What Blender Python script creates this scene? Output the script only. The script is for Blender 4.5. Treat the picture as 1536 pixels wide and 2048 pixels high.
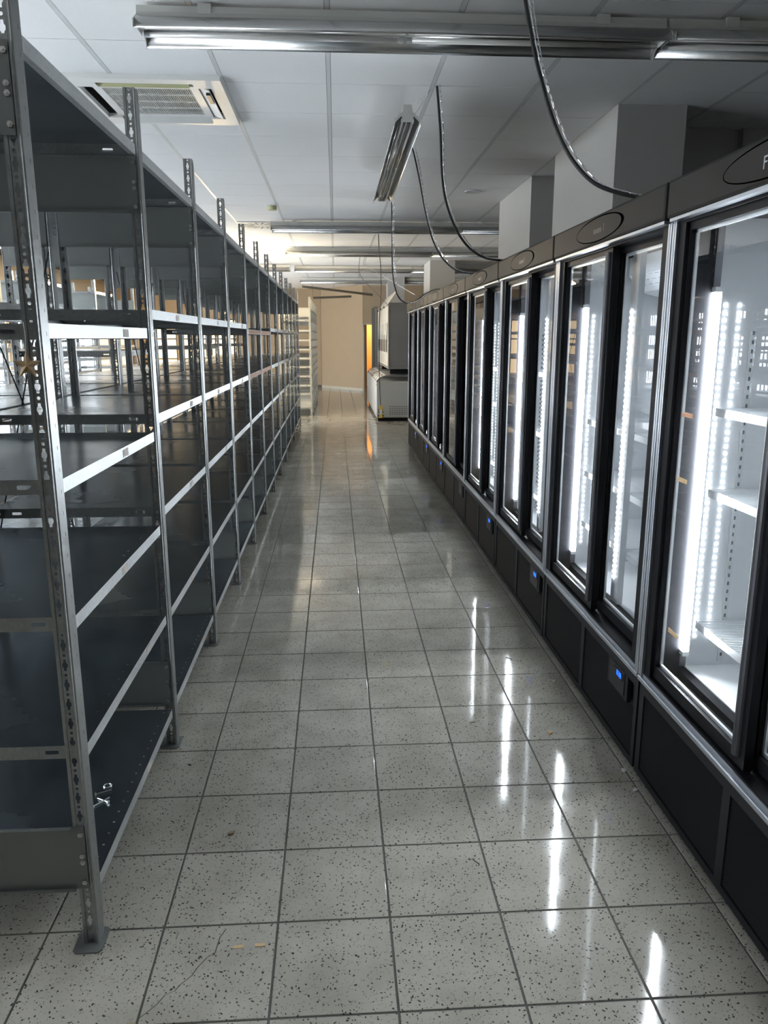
import bpy, bmesh, math, random
from mathutils import Vector, Matrix
random.seed(7)
PI=math.pi
for o in list(bpy.data.objects): bpy.data.objects.remove(o)
S=bpy.context.scene; COL=S.collection

# ------------------------------------------------------------------ camera
F_PX=1538.5; YAW=0.0619320; PITCH=0.2223710; CH=1.525
cam=bpy.data.cameras.new('camera'); camo=bpy.data.objects.new('camera',cam); COL.objects.link(camo)
cam.sensor_fit='VERTICAL'; cam.sensor_height=36.0; cam.lens=36.0*F_PX/2048.0
cam.clip_start=0.05; cam.clip_end=100
camo.location=(0,0,CH); camo.rotation_euler=(PI/2-PITCH,0,-YAW)
S.camera=camo
# ------------------------------------------------------------------ world, view, levels
S.view_settings.view_transform='Standard'; S.view_settings.look='None'
S.view_settings.exposure=1.6; S.view_settings.gamma=1.0
try: S.view_settings.use_curve_mapping=False
except Exception: pass
W=bpy.data.worlds.new('world'); S.world=W; W.use_nodes=True
bg=W.node_tree.nodes['Background']; bg.inputs[0].default_value=(.55,.68,1,1); bg.inputs[1].default_value=.6
LED_E=52.0       # fridge strip lights
DAY_E=7.5        # daylight behind the blinds
WARM_E=1.0       # warm shop windows on the back wall
ADDED_LAMP_E=6.0       # added unseen warm lamps over the far left aisles
ADDED_BULB_W=85.0      # added unseen bulb that warms the far ceiling
DOOR_E=16.0      # lamp in the room behind the back doorway

# ------------------------------------------------------------------ materials
def newmat(name):
    m=bpy.data.materials.new(name); m.use_nodes=True
    nt=m.node_tree; b=nt.nodes['Principled BSDF']; return m,nt,b
def N(nt,t,**k):
    n=nt.nodes.new(t)
    for a,v in k.items(): setattr(n,a,v)
    return n
def mat(name,col,rough=.5,metal=0,noise=0,nscale=30,bump=0,rvar=0,spec=.5,coat=0,stretch=None):
    m,nt,b=newmat(name)
    b.inputs['Base Color'].default_value=(*col,1); b.inputs['Roughness'].default_value=rough
    b.inputs['Metallic'].default_value=metal; b.inputs['Specular IOR Level'].default_value=spec
    b.inputs['Coat Weight'].default_value=coat
    if noise or bump or rvar:
        tc=N(nt,'ShaderNodeTexCoord'); mp=N(nt,'ShaderNodeMapping'); nz=N(nt,'ShaderNodeTexNoise')
        nz.inputs['Scale'].default_value=nscale; nz.inputs['Detail'].default_value=4
        if stretch: mp.inputs['Scale'].default_value=stretch
        nt.links.new(tc.outputs['Object'],mp.inputs[0]); nt.links.new(mp.outputs[0],nz.inputs['Vector'])
        if noise:
            mx=N(nt,'ShaderNodeMixRGB'); mx.blend_type='MIX'
            mx.inputs[1].default_value=(*[c*(1-noise) for c in col],1); mx.inputs[2].default_value=(*[min(1,c*(1+noise)) for c in col],1)
            nt.links.new(nz.outputs[0],mx.inputs[0]); nt.links.new(mx.outputs[0],b.inputs['Base Color'])
        if rvar:
            mr=N(nt,'ShaderNodeMapRange'); mr.inputs[1].default_value=.3; mr.inputs[2].default_value=.7
            mr.inputs[3].default_value=max(.02,rough-rvar); mr.inputs[4].default_value=rough+rvar
            nt.links.new(nz.outputs[0],mr.inputs[0]); nt.links.new(mr.outputs[0],b.inputs['Roughness'])
        if bump:
            bp=N(nt,'ShaderNodeBump'); bp.inputs['Strength'].default_value=bump; bp.inputs['Distance'].default_value=.002
            nt.links.new(nz.outputs[0],bp.inputs['Height']); nt.links.new(bp.outputs[0],b.inputs['Normal'])
    return m
def emat(name,col,e):
    m,nt,b=newmat(name); b.inputs['Base Color'].default_value=(*col,1)
    b.inputs['Emission Color'].default_value=(*col,1); b.inputs['Emission Strength'].default_value=e; return m
def spangle(name,col,rough):
    m,nt,b=newmat(name); tc=N(nt,'ShaderNodeTexCoord'); v=N(nt,'ShaderNodeTexVoronoi'); v.inputs['Scale'].default_value=110
    nz=N(nt,'ShaderNodeTexNoise'); nz.inputs['Scale'].default_value=7; nz.inputs['Detail'].default_value=5
    nt.links.new(tc.outputs['Object'],v.inputs['Vector']); nt.links.new(tc.outputs['Object'],nz.inputs['Vector'])
    mx=N(nt,'ShaderNodeMixRGB'); mx.inputs[1].default_value=(*[c*.8 for c in col],1); mx.inputs[2].default_value=(*[min(1,c*1.15) for c in col],1)
    sp=N(nt,'ShaderNodeSeparateColor'); nt.links.new(v.outputs['Color'],sp.inputs[0])
    ad=N(nt,'ShaderNodeMath',operation='ADD'); nt.links.new(sp.outputs[0],ad.inputs[0]); nt.links.new(nz.outputs[0],ad.inputs[1])
    ml=N(nt,'ShaderNodeMath',operation='MULTIPLY'); ml.inputs[1].default_value=.5; nt.links.new(ad.outputs[0],ml.inputs[0])
    nt.links.new(ml.outputs[0],mx.inputs[0]); nt.links.new(mx.outputs[0],b.inputs['Base Color'])
    mr=N(nt,'ShaderNodeMapRange'); mr.inputs[3].default_value=rough-.08; mr.inputs[4].default_value=rough+.14
    nt.links.new(ml.outputs[0],mr.inputs[0]); nt.links.new(mr.outputs[0],b.inputs['Roughness'])
    b.inputs['Metallic'].default_value=.85; return m
def floor_mat():
    m,nt,b=newmat('terrazzo_tile')
    g=N(nt,'ShaderNodeNewGeometry'); oi=N(nt,'ShaderNodeObjectInfo')
    L=nt.links.new
    nz=N(nt,'ShaderNodeTexNoise'); nz.inputs['Scale'].default_value=55; nz.inputs['Detail'].default_value=1
    L(g.outputs['Position'],nz.inputs['Vector'])
    sb=N(nt,'ShaderNodeVectorMath',operation='SUBTRACT'); sb.inputs[1].default_value=(.5,.5,.5); L(nz.outputs['Color'],sb.inputs[0])
    sc=N(nt,'ShaderNodeVectorMath',operation='SCALE'); sc.inputs['Scale'].default_value=.016; L(sb.outputs[0],sc.inputs[0])
    ad=N(nt,'ShaderNodeVectorMath',operation='ADD'); L(g.outputs['Position'],ad.inputs[0]); L(sc.outputs[0],ad.inputs[1])
    def chips(scale,thr,keep,soft):
        v=N(nt,'ShaderNodeTexVoronoi'); v.inputs['Scale'].default_value=scale; L(ad.outputs[0],v.inputs['Vector'])
        s=N(nt,'ShaderNodeSeparateColor'); L(v.outputs['Color'],s.inputs[0])
        mr=N(nt,'ShaderNodeMapRange'); mr.inputs[1].default_value=thr; mr.inputs[2].default_value=thr-soft
        L(v.outputs['Distance'],mr.inputs[0])
        k=N(nt,'ShaderNodeMath',operation='LESS_THAN'); k.inputs[1].default_value=keep; L(s.outputs[0],k.inputs[0])
        q=N(nt,'ShaderNodeMath',operation='MULTIPLY'); L(mr.outputs[0],q.inputs[0]); L(k.outputs[0],q.inputs[1])
        return q
    a=chips(92,.26,.75,.06); c=chips(150,.28,.75,.1); w=chips(80,.2,.25,.1)
    big=N(nt,'ShaderNodeTexNoise'); big.inputs['Scale'].default_value=5.5; big.inputs['Detail'].default_value=6; L(g.outputs['Position'],big.inputs['Vector'])
    base=N(nt,'ShaderNodeMixRGB'); base.inputs[1].default_value=(.38,.355,.305,1); base.inputs[2].default_value=(.50,.472,.412,1)
    br=N(nt,'ShaderNodeMapRange'); br.inputs[1].default_value=.3; br.inputs[2].default_value=.7; L(big.outputs[0],br.inputs[0]); L(br.outputs[0],base.inputs[0])
    rnd=N(nt,'ShaderNodeMixRGB'); rnd.blend_type='MULTIPLY'; rnd.inputs[0].default_value=1
    rr=N(nt,'ShaderNodeMapRange'); rr.inputs[3].default_value=.92; rr.inputs[4].default_value=1.05; L(oi.outputs['Random'],rr.inputs[0])
    L(base.outputs[0],rnd.inputs[1]); L(rr.outputs[0],rnd.inputs[2])
    def over(prev,fac,col,amt):
        q=N(nt,'ShaderNodeMath',operation='MULTIPLY'); q.inputs[1].default_value=amt; L(fac.outputs[0],q.inputs[0])
        x=N(nt,'ShaderNodeMixRGB'); x.inputs[2].default_value=(*col,1); L(prev.outputs[0],x.inputs[1]); L(q.outputs[0],x.inputs[0]); return x
    x=over(rnd,w,(.46,.44,.39),.7); x=over(x,c,(.09,.085,.075),.6); x=over(x,a,(.02,.019,.018),.9)
    L(x.outputs[0],b.inputs['Base Color'])
    sm=N(nt,'ShaderNodeTexNoise'); sm.inputs['Scale'].default_value=9; sm.inputs['Detail'].default_value=5; L(g.outputs['Position'],sm.inputs['Vector'])
    mr=N(nt,'ShaderNodeMapRange'); mr.inputs[1].default_value=.35; mr.inputs[2].default_value=.7; mr.inputs[3].default_value=.045; mr.inputs[4].default_value=.12
    L(sm.outputs[0],mr.inputs[0]); L(mr.outputs[0],b.inputs['Roughness'])
    b.inputs['Specular IOR Level'].default_value=.25
    return m
def glass_mat(name,tint=(.96,.98,1),boost=1.0):
    m,nt,b=newmat(name); nt.nodes.remove(b); out=nt.nodes['Material Output']
    t=N(nt,'ShaderNodeBsdfTransparent'); t.inputs[0].default_value=(*tint,1)
    g=N(nt,'ShaderNodeBsdfGlossy'); g.inputs['Roughness'].default_value=.0
    g_=N(nt,'ShaderNodeNewGeometry'); dt=N(nt,'ShaderNodeVectorMath',operation='DOT_PRODUCT')
    nt.links.new(g_.outputs['Incoming'],dt.inputs[0]); nt.links.new(g_.outputs['Normal'],dt.inputs[1])
    ab=N(nt,'ShaderNodeMath',operation='ABSOLUTE'); nt.links.new(dt.outputs['Value'],ab.inputs[0])
    om=N(nt,'ShaderNodeMath',operation='SUBTRACT'); om.inputs[0].default_value=1; nt.links.new(ab.outputs[0],om.inputs[1])
    pw=N(nt,'ShaderNodeMath',operation='POWER'); pw.inputs[1].default_value=5; nt.links.new(om.outputs[0],pw.inputs[0])
    f=N(nt,'ShaderNodeMath',operation='MULTIPLY_ADD'); f.inputs[1].default_value=.96; f.inputs[2].default_value=.04; nt.links.new(pw.outputs[0],f.inputs[0])
    q=N(nt,'ShaderNodeMath',operation='MULTIPLY'); q.inputs[1].default_value=boost; q.use_clamp=True
    mx=N(nt,'ShaderNodeMixShader')
    L=nt.links.new; L(f.outputs[0],q.inputs[0]); L(q.outputs[0],mx.inputs[0]); L(t.outputs[0],mx.inputs[1]); L(g.outputs[0],mx.inputs[2]); L(mx.outputs[0],out.inputs[0])
    return m
M=dict(
 galv=spangle('galvanised_steel',(.30,.31,.31),.34),
 shelf=mat('galvanised_sheet',(.30,.345,.38),.24,.92,noise=.12,nscale=3,rvar=.07,bump=.05),
 lip=spangle('galvanised_lip',(.58,.60,.61),.42),
 plate=mat('plate_steel',(.20,.21,.205),.5,.6,noise=.06,nscale=8),
 bolt=mat('bolt_steel',(.6,.6,.58),.3,1),
 cream=mat('cream_enamel',(.46,.445,.385),.45,0,noise=.04,nscale=6),
 label=mat('price_paper',(.62,.56,.52),.7,0,noise=.5,nscale=90,stretch=(1,1,.3)),
 orange=mat('orange_paper',(.75,.42,.26),.7,0,noise=.3,nscale=60),
 tile=floor_mat(),
 grout=mat('grout',(.13,.125,.115),.9,0,noise=.2,nscale=40),
 wall=mat('wall_paint',(.46,.455,.44),.85,0,noise=.03,nscale=5,bump=.1),
 beige=mat('beige_wall_paint',(.37,.285,.19),.85,0,noise=.04,nscale=4,bump=.1),
 ctile=mat('mineral_fibre_tile',(.87,.87,.87),.95,0,noise=.03,nscale=60,bump=.25),
 cbar=mat('ceiling_bar_enamel',(.66,.67,.67),.5),
 void=mat('dark_gap',(.02,.02,.02),.95),
 frz=mat('freezer_enamel',(.42,.44,.44),.4),
 white=mat('white_plastic',(.78,.78,.76),.4),
 lampw=mat('white_enamel',(.62,.62,.58),.4),
 refl=mat('aluminium_reflector',(.55,.55,.54),.27,.9),
 tube=mat('unlit_fluorescent_tube',(.72,.70,.66),.12,0,coat=.6),
 black=mat('black_plastic',(.010,.010,.011),.4,0,spec=.3),
 groove=mat('groove_shadow_gap',(.002,.002,.002),.9,0,spec=0),
 frame=mat('black_anodised_frame',(.009,.009,.011),.45,0,spec=.12),
 hdr=mat('charcoal_plastic_header',(.011,.010,.009),.55,0,spec=.2,noise=.06,nscale=20),
 grip=mat('grey_grip',(.035,.035,.042),.38,.2),
 grille=mat('black_grille',(.012,.012,.014),.5,0,spec=.2),
 silver=mat('silver_trim',(.42,.44,.48),.34,.85),
 alu=mat('pale_aluminium',(.75,.76,.76),.3,.6),
 liner=mat('white_fridge_liner',(.82,.84,.86),.35,0),
 linerg=mat('grey_return',(.20,.20,.22),.2,.4),
 glass=glass_mat('door_glass',boost=.6), 
 dglass=glass_mat('dark_door_glass',tint=(.30,.30,.32),boost=4.0),
 led=emat('led_diffuser',(.90,.96,1.0),LED_E),
 ghost=emat('led_bead',(.90,.96,1.0),7),
 blue=emat('blue_digits',(.01,.10,1.0),1.6),
 daywin=emat('daylight_pane',(.86,.93,1.0),DAY_E),
 warmwin=emat('warm_lit_pane',(1.0,.74,.40),WARM_E),
 addedlamp=emat('added_warm_tube',(1.0,.80,.52),ADDED_LAMP_E),
 addedbulb=emat('added_bulb_glass',(1,.8,.5),8),
 blind=mat('blind_fabric',(.75,.75,.74),.8),
 cable=mat('black_cable',(.012,.012,.012),.5),
 chain=mat('zinc_chain',(.75,.76,.78),.25,1),
 yellow=mat('yellow_plastic',(.85,.52,.05),.4),
 graydk=mat('slate_side_panel',(.15,.155,.165),.5),
 board=mat('brown_board',(.10,.085,.065),.7),
 wood=mat('dark_window_frame',(.10,.085,.07),.6),
 star=mat('gilt_star',(.34,.23,.12),.45,.5,noise=.3,nscale=60),
 tan=mat('tan_paper',(.66,.47,.26),.8,0,noise=.3,nscale=50),
 crumb=mat('crumb',(.28,.22,.14),.9,0,noise=.3,nscale=90),
 pale=mat('pale_scrap',(.7,.7,.68),.8),
 stain=mat('stain',(.36,.30,.19),.4),
 orangeroom=mat('orange_room_paint',(.90,.66,.36),.8),
 green=mat('yellow_green_filter',(.50,.50,.28),.7),
)
# ------------------------------------------------------------------ mesh helpers
class MB:
    def __init__(s): s.bm=bmesh.new()
    def box(s,a,b,c=None):
        x0,y0,z0=[min(a[i],b[i]) for i in range(3)]; x1,y1,z1=[max(a[i],b[i]) for i in range(3)]
        v=[s.bm.verts.new(p) for p in ((x0,y0,z0),(x1,y0,z0),(x1,y1,z0),(x0,y1,z0),(x0,y0,z1),(x1,y0,z1),(x1,y1,z1),(x0,y1,z1))]
        fs=[s.bm.faces.new([v[i] for i in q]) for q in ((0,3,2,1),(4,5,6,7),(0,1,5,4),(1,2,6,5),(2,3,7,6),(3,0,4,7))]
        if c:
            es=list({e for f in fs for e in f.edges}); bmesh.ops.bevel(s.bm,geom=es,offset=c,segments=2,affect='EDGES',profile=.5)
        return s
    def prism(s,poly,mp,d0,d1):     # poly (u,v) swept along w by mp(u,v,w)
        a=[s.bm.verts.new(mp(u,v,d0)) for u,v in poly]; b=[s.bm.verts.new(mp(u,v,d1)) for u,v in poly]
        n=len(poly); s.bm.faces.new(a[::-1]); s.bm.faces.new(b)
        for i in range(n): s.bm.faces.new((a[i],a[(i+1)%n],b[(i+1)%n],b[i]))
        return s
    def tube(s,pts,r,n=8,cap=True):
        pts=[Vector(p) for p in pts]; rings=[]
        up=Vector((0,0,1))
        for i,p in enumerate(pts):
            t=(pts[min(i+1,len(pts)-1)]-pts[max(i-1,0)]).normalized()
            if i==0:
                u=t.cross(up); 
                if u.length<.05: u=t.cross(Vector((1,0,0)))
                u.normalize()
            else:
                u=(u-t*u.dot(t)).normalized()
            w=t.cross(u)
            rings.append([s.bm.verts.new(p+(u*math.cos(2*PI*k/n)+w*math.sin(2*PI*k/n))*r) for k in range(n)])
        for a,b in zip(rings,rings[1:]):
            for k in range(n): s.bm.faces.new((a[k],a[(k+1)%n],b[(k+1)%n],b[k]))
        if cap: s.bm.faces.new(rings[0][::-1]); s.bm.faces.new(rings[-1])
        return s
    def quad(s,*p): s.bm.faces.new([s.bm.verts.new(q) for q in p]); return s
    def strip(s,mp,u0,u1,cells,uc):
        """cells: (v0,v1,centre_v,half_profile); a plate with one real hole in each cell"""
        for v0,v1,cv,prof in cells:
            if not prof: s.quad(mp(u0,v0),mp(u1,v0),mp(u1,v1),mp(u0,v1)); continue
            for sg,ue in ((-1,u0),(1,u1)):
                pl=[(ue,v0),(uc,v0)]+[(uc+sg*du,cv+dv) for du,dv in prof]+[(uc,v1),(ue,v1)]
                s.bm.faces.new([s.bm.verts.new(mp(*q)) for q in pl])
        return s
    def build(s,name,m,parent=None,smooth=False,solid=0,clean=True,loc=None):
        if clean: bmesh.ops.remove_doubles(s.bm,verts=s.bm.verts,dist=1e-6)
        if solid: 
            bmesh.ops.recalc_face_normals(s.bm,faces=s.bm.faces)
            bmesh.ops.solidify(s.bm,geom=list(s.bm.faces),thickness=solid)
        bmesh.ops.recalc_face_normals(s.bm,faces=s.bm.faces)
        me=bpy.data.meshes.new(name); s.bm.to_mesh(me); s.bm.free()
        me.materials.append(M[m] if isinstance(m,str) else m)
        if smooth:
            for p in me.polygons: p.use_smooth=True
        o=bpy.data.objects.new(name,me); COL.objects.link(o)
        if parent: o.parent=parent
        if loc: o.location=loc
        return o
def thing(name,label,cat,loc=(0,0,0),rz=0,group=None):
    o=bpy.data.objects.new(name,None); COL.objects.link(o); o.empty_display_size=.1
    o.location=loc; o.rotation_euler=(0,0,rz); o['label']=label; o['category']=cat
    if group: o['group']=group
    return o
def tag(o,label,cat,group=None):
    o['label']=label; o['category']=cat
    if group: o['group']=group
    return o
def struct(o): o['kind']='structure'; return o
def inst(src,parent=None,loc=(0,0,0),rot=(0,0,0),scale=(1,1,1),name=None):
    o=src.copy(); COL.objects.link(o); o.parent=parent; o.location=loc; o.rotation_euler=rot; o.scale=scale
    if name: o.name=name
    return o
def dup(root,loc=None,rz=None,label=None):
    r=root.copy(); COL.objects.link(r)
    if loc is not None: r.location=loc
    if rz is not None: r.rotation_euler=(0,0,rz)
    if label: r['label']=label
    def rec(a,b):
        for ch in a.children:
            c=ch.copy(); COL.objects.link(c); c.parent=b; rec(ch,c)
    rec(root,r); return r
def ordn(k): return ['first','second','third','fourth','fifth','sixth','seventh','eighth','ninth','tenth','eleventh','twelfth','thirteenth'][k]

# ================================================================== SETTING
XL,XR,YN,YB=-6.2,4.5,-7.0,24.6
T=.3; FX=-.17378; FY=2.9802
fl=struct(MB().box((XL,YN,-.12),(XR,YB+3,-.0025)).build('floor','grout'))
def tile_mesh(): return MB().box((-.147,-.147,-.01),(.147,.147,0),.0012)
tm=tile_mesh().build('floor_tile','tile',fl); tm.location=(FX+.5*T,FY-.5*T+.3*-8,0)
first=True; done=set()
rest=MB()
j0=int((FY-YN)/T)
rows=range(-72,j0)
for i in range(-20,16):
    for j in rows:
        cx=FX+(i+.5)*T; cy=FY-(j+.5)*T
        if cx<XL+.1 or cx>XR-.1 or cy<YN+.1: continue
        if -3<=i<=4 and 1.15<cy<12.2:
            if first: tm.location=(cx,cy,0); first=False
            else: inst(tm,fl,(cx,cy,0))
        else:
            a=.147; x0,x1,y0,y1=cx-a,cx+a,cy-a,cy+a
            v=[rest.bm.verts.new(p) for p in ((x0,y0,0),(x1,y0,0),(x1,y1,0),(x0,y1,0),(x0,y0,-.008),(x1,y0,-.008),(x1,y1,-.008),(x0,y1,-.008))]
            for q in ((0,1,2,3),(0,4,5,1),(1,5,6,2),(2,6,7,3),(3,7,4,0)): rest.bm.faces.new([v[k] for k in q])
r=rest.build('floor_tiles','tile',fl,clean=False); r['kind']='stuff'
# crack and stains in the near tiles
cr=[(-.309,1.764),(-.321,1.735),(-.326,1.685),(-.345,1.668),(-.362,1.64),(-.372,1.615),(-.395,1.589),(-.404,1.572),(-.425,1.561),(-.438,1.537),(-.451,1.521),(-.474,1.496)]
b=MB()
for (x0,y0),(x1,y1) in zip(cr,cr[1:]):
    b.quad((x0-.0016,y0,.0004),(x0+.0016,y0,.0004),(x1+.0016,y1,.0004),(x1-.0016,y1,.0004))
b.build('crack','board',fl)
def blob(cx,cy,rx,ry,h,n=14,seed=0):
    rg=random.Random(seed); b=MB(); pl=[]
    for k in range(n):
        a=2*PI*k/n; q=.75+.4*rg.random(); pl.append((cx+rx*q*math.cos(a),cy+ry*q*math.sin(a)))
    return b.prism(pl,lambda u,v,w:(u,v,w),0,h)
blob(-.485,1.47,.022,.02,.0006,seed=3).build('stain','stain',fl)
blob(.218,3.43,.014,.03,.0006,seed=5).build('stain','stain',fl)

# ceiling
CX,CY,CT,CZ=-.0175,4.4246,.625,3.004
ce=struct(MB().box((XL,YN,CZ+.03),(XR,YB+3,CZ+.12)).build('ceiling','void'))
AC=(-1.58,4.94,-.645,5.90)
VENT=(-1.2675+.0,10.674,-.6425,11.299)
cm=MB().box((-.2985,-.309,0),(.2985,.309,.02)).build('ceiling_tile','ctile',ce)
cell=[]
for i in range(-11,9):
    for j in range(-36,11):
        x=CX+(i+.5)*CT; y=CY-(j+.5)*CT
        if x-.31<XL or x+.31>XR+.3 or y<YN+.2 or y>YB+2: continue
        if AC[0]<x<AC[2] and AC[1]<y<AC[3]: continue
        cell.append((x,y))
near=sorted([c for c in cell if -2.6<c[0]<3.2 and c[1]>3.6],key=lambda c:c[1])[:296]; ns=set(near)
first=True; rest=MB()
for c in cell:
    if c in ns:
        if first: cm.location=(c[0],c[1],CZ); first=False
        else: inst(cm,ce,(c[0],c[1],CZ))
    else: rest.box((c[0]-.2985,c[1]-.309,CZ),(c[0]+.2985,c[1]+.309,CZ+.02))
r=rest.build('ceiling_tiles','ctile',ce,clean=False); r['kind']='stuff'
bar=MB().box((-.0118,YN,-.0005),(.0118,YB+2.9,.02)).build('ceiling_bar','cbar',ce); bar.location=(CX,0,CZ)
for i in range(-9,8):
    if i: inst(bar,ce,(CX+i*CT,0,CZ))

# walls
def wbox(a,b,name,m='wall'): return struct(MB().box(a,b).build(name,m))
wbox((XR,YN,0),(XR+.15,YB+3,CZ+.03),'wall_right')
wbox((XL,YN-.15,0),(XR,YN,CZ+.03),'wall_near')
# left wall with a band of daylight windows
wl=MB(); wl.box((XL-.15,YN,0),(XL,YB,.30)); wl.box((XL-.15,YN,2.15),(XL,YB,CZ+.03))
piers=[0.5,3.5,6.5,9.5,12.5,15.5,18.0,21.0,YB]
wl.box((XL-.15,YN,.3),(XL,0.5,2.15))
for p in piers: wl.box((XL-.15,p-.12,.3),(XL,p+.12,2.15))
struct(wl.build('wall_left','beige'))
for k in range(8):
    y0,y1=piers[k]+.12,piers[k+1]-.12
    w=struct(thing('window_%d'%(k+1),'','')); del w['label']; del w['category']
    warm=k>=7
    MB().box((XL-.10,y0,.3),(XL-.08,y1,2.15)).build('pane','warmwin' if warm else 'daywin',w)
    f=MB()
    for q in (y0+.02,(y0*2+y1)/3,(y0+2*y1)/3,y1-.02): f.box((XL-.07,q-.022,.3),(XL-.02,q+.022,2.15))
    for q in (.32,1.25,2.13): f.box((XL-.068,y0,q-.018),(XL-.022,y1,q+.018))
    f.build('window_frame','wood',w)
    bl=MB(); y=y0+.06; rg=random.Random(k)
    while y<y1-.1:
        bl.box((XL+.02,y,.35),(XL+.024,y+.05,2.2)); y+=.10+rg.random()*.05
    o=bl.build('blind','blind',w,clean=False); o['kind']='stuff'
# brown board seen over the racks on the left wall
# back wall, the angled piece and the doorway
wb=MB(); wb.box((XL,YB,0),(-5.7,YB+.15,CZ+.03)); wb.box((-5.7,YB,0),(-3.0,YB+.15,.25)); wb.box((-5.7,YB,2.1),(-3.0,YB+.15,CZ+.03)); wb.box((-3.0,YB,0),(-.44,YB+.15,CZ+.03))
for x in (-4.8,-3.9): wb.box((x-.06,YB,.25),(x+.06,YB+.15,2.1))
struct(wb.build('wall_back','beige'))
for k,(a,c) in enumerate(((-5.7,-4.86),(-4.74,-3.96),(-3.84,-3.0))):
    w=struct(thing('window_%d'%(k+9),'','')); del w['label']; del w['category']
    MB().box((a,YB+.1,.25),(c,YB+.12,2.1)).build('pane','warmwin',w)
    f=MB()
    for x in (a+.02,(a+c)/2,c-.02): f.box((x-.02,YB+.05,.25),(x+.02,YB+.09,2.1))
    for zz in (.27,.9,1.5,2.08): f.box((a,YB+.052,zz-.02),(c,YB+.088,zz+.02))
    f.build('window_frame','wood',w)
A=Vector((-.44,24.62,0)); B=Vector((.80,22.9,0)); d=(B-A).normalized(); n=Vector((d.y,-d.x,0))*-1
wa=MB(); q=[A,B,B-n*-.15,A-n*-.15]
wa.prism([(p.x,p.y) for p in q],lambda u,v,w:(u,v,w),0,CZ+.03)
struct(wa.build('wall_angled','beige'))
wd=MB(); wd.box((.80,22.9,1.93),(1.25,23.05,CZ+.03)); wd.box((1.25,22.9,0),(XR,23.05,CZ+.03))
struct(wd.build('wall_far','beige'))
dr=struct(thing('door_1','','')); del dr['label']; del dr['category']
MB().box((.80,22.87,0),(.84,23.07,1.93)).box((.80,22.87,1.90),(1.25,23.07,1.935)).box((1.21,22.87,0),(1.25,23.07,1.93)).build('door_frame','cream',dr)
rm=MB(); rm.box((.72,25.2,0),(2.2,25.3,2.6)); rm.box((2.1,23.05,0),(2.2,25.2,2.6)); rm.box((.72,23.2,0),(.78,25.3,2.6)); rm.box((.78,23.05,2.5),(2.1,25.2,2.6))
struct(rm.build('wall_doorway_room','orangeroom'))
MB().box((1.12,23.10,.01),(1.16,23.75,1.9)).build('door_leaf','orangeroom',dr)
pl=bpy.data.lights.new('room_bulb','POINT'); pl.energy=DOOR_E; pl.color=(1,.76,.42); pl.shadow_soft_size=.12
po=bpy.data.objects.new('room_bulb',pl); COL.objects.link(po); po.location=(.95,24.2,2.2)
bs=MB().box((XL,YB-.015,0),(-.44,YB,.09)); struct(bs.build('baseboard_back','board'))
q=[A+n*.001,B+n*.001,B-n*.012,A-n*.012]
struct(MB().prism([(p.x,p.y) for p in q],lambda u,v,w:(u,v,w),0,.08).build('baseboard_angled','cream'))
# columns on the right and the partition beside the first
struct(MB().box((1.852,5.335,0),(2.31,6.80,CZ)).build('trim_1','wall'))
struct(MB().box((1.855,7.60,0),(2.31,9.03,CZ)).build('trim_2','wall'))
struct(MB().box((1.862,15.56,0),(2.35,16.62,CZ)).build('trim_3','wall'))
struct(MB().box((1.33,19.9,0),(1.75,20.5,CZ)).build('trim_4','wall'))
struct(MB().box((2.31,5.85,0),(2.86,6.0,CZ)).box((2.96,5.85,0),(XR,6.0,CZ)).box((2.86,5.9,0),(2.96,6.02,CZ)).build('wall_partition','wall'))

# ================================================================== SHELVING
KEY=[(0,-.0145),(.0034,-.0145),(.0034,-.0075),(.0066,-.003),(.0066,.003),(.0034,.0075),(.0034,.0145),(0,.0145)]
RND=[(.004*math.sin(PI*k/4),-.004*math.cos(PI*k/4)) for k in range(5)]; RND[0]=(0,-.004); RND[-1]=(0,.004)
SLT=[(0,-.0045),(.0013,-.0045),(.0013,.0045),(0,.0045)]
SQ=[(0,-.003),(.003,-.003),(.003,.003),(0,.003)]
OBL=[(0,-.016),(.005,-.014),(.005,.014),(0,.016)]
PH=2.30
def post_bm():
    b=MB(); cells=[]; z=.0
    k=0
    while z+.05<=PH+1e-6:
        cells.append((z,z+.036,z+.018,KEY)); cells.append((z+.036,z+.05,z+.043,RND)); z+=.05
    yr=.003
    b.strip(lambda u,v:(u,yr,v),-.0275,-.0095,cells,-.0185)
    b.quad((-.037,0,0),(-.0285,0,0),(-.0285,0,PH),(-.037,0,PH)); b.quad((-.0285,0,0),(-.0275,yr,0),(-.0275,yr,PH),(-.0285,0,PH))
    b.quad((-.0095,yr,0),(-.0085,0,0),(-.0085,0,PH),(-.0095,yr,PH)); b.quad((-.0085,0,0),(0,0,0),(0,0,PH),(-.0085,0,PH))
    b.quad((-.037,0,0),(-.037,.014,0),(-.037,.014,PH),(-.037,0,PH))
    c2=[]; z=0
    while z+.05<=PH+1e-6: c2.append((z,z+.05,z+.03,SLT)); z+=.05
    b.strip(lambda u,v:(0,u,v),0,.046,c2,.030)
    b.quad((0,.046,0),(-.014,.046,0),(-.014,.046,PH),(0,.046,PH))
    return b
LV1=[.165,.538,.875,1.208,1.556,2.128]
LV2=[.172,.532,.925,1.262,1.620,2.128]
L=.918; D=.607
def shelf_bm(holes=True,lipz=.030):
    b=MB(); n=18; cells=[(L*i/n,L*(i+1)/n,L*(i+.5)/n,SQ) for i in range(n)]
    if holes: b.strip(lambda u,v:(-u,v,0),.014,.034,cells,.024)
    else: b.quad((-.014,0,0),(-.034,0,0),(-.034,L,0),(-.014,L,0))
    b.quad((0,0,0),(-.014,0,0),(-.014,L,0),(0,L,0)); b.quad((-.034,0,0),(-D,0,0),(-D,L,0),(-.034,L,0))
    return b
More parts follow.
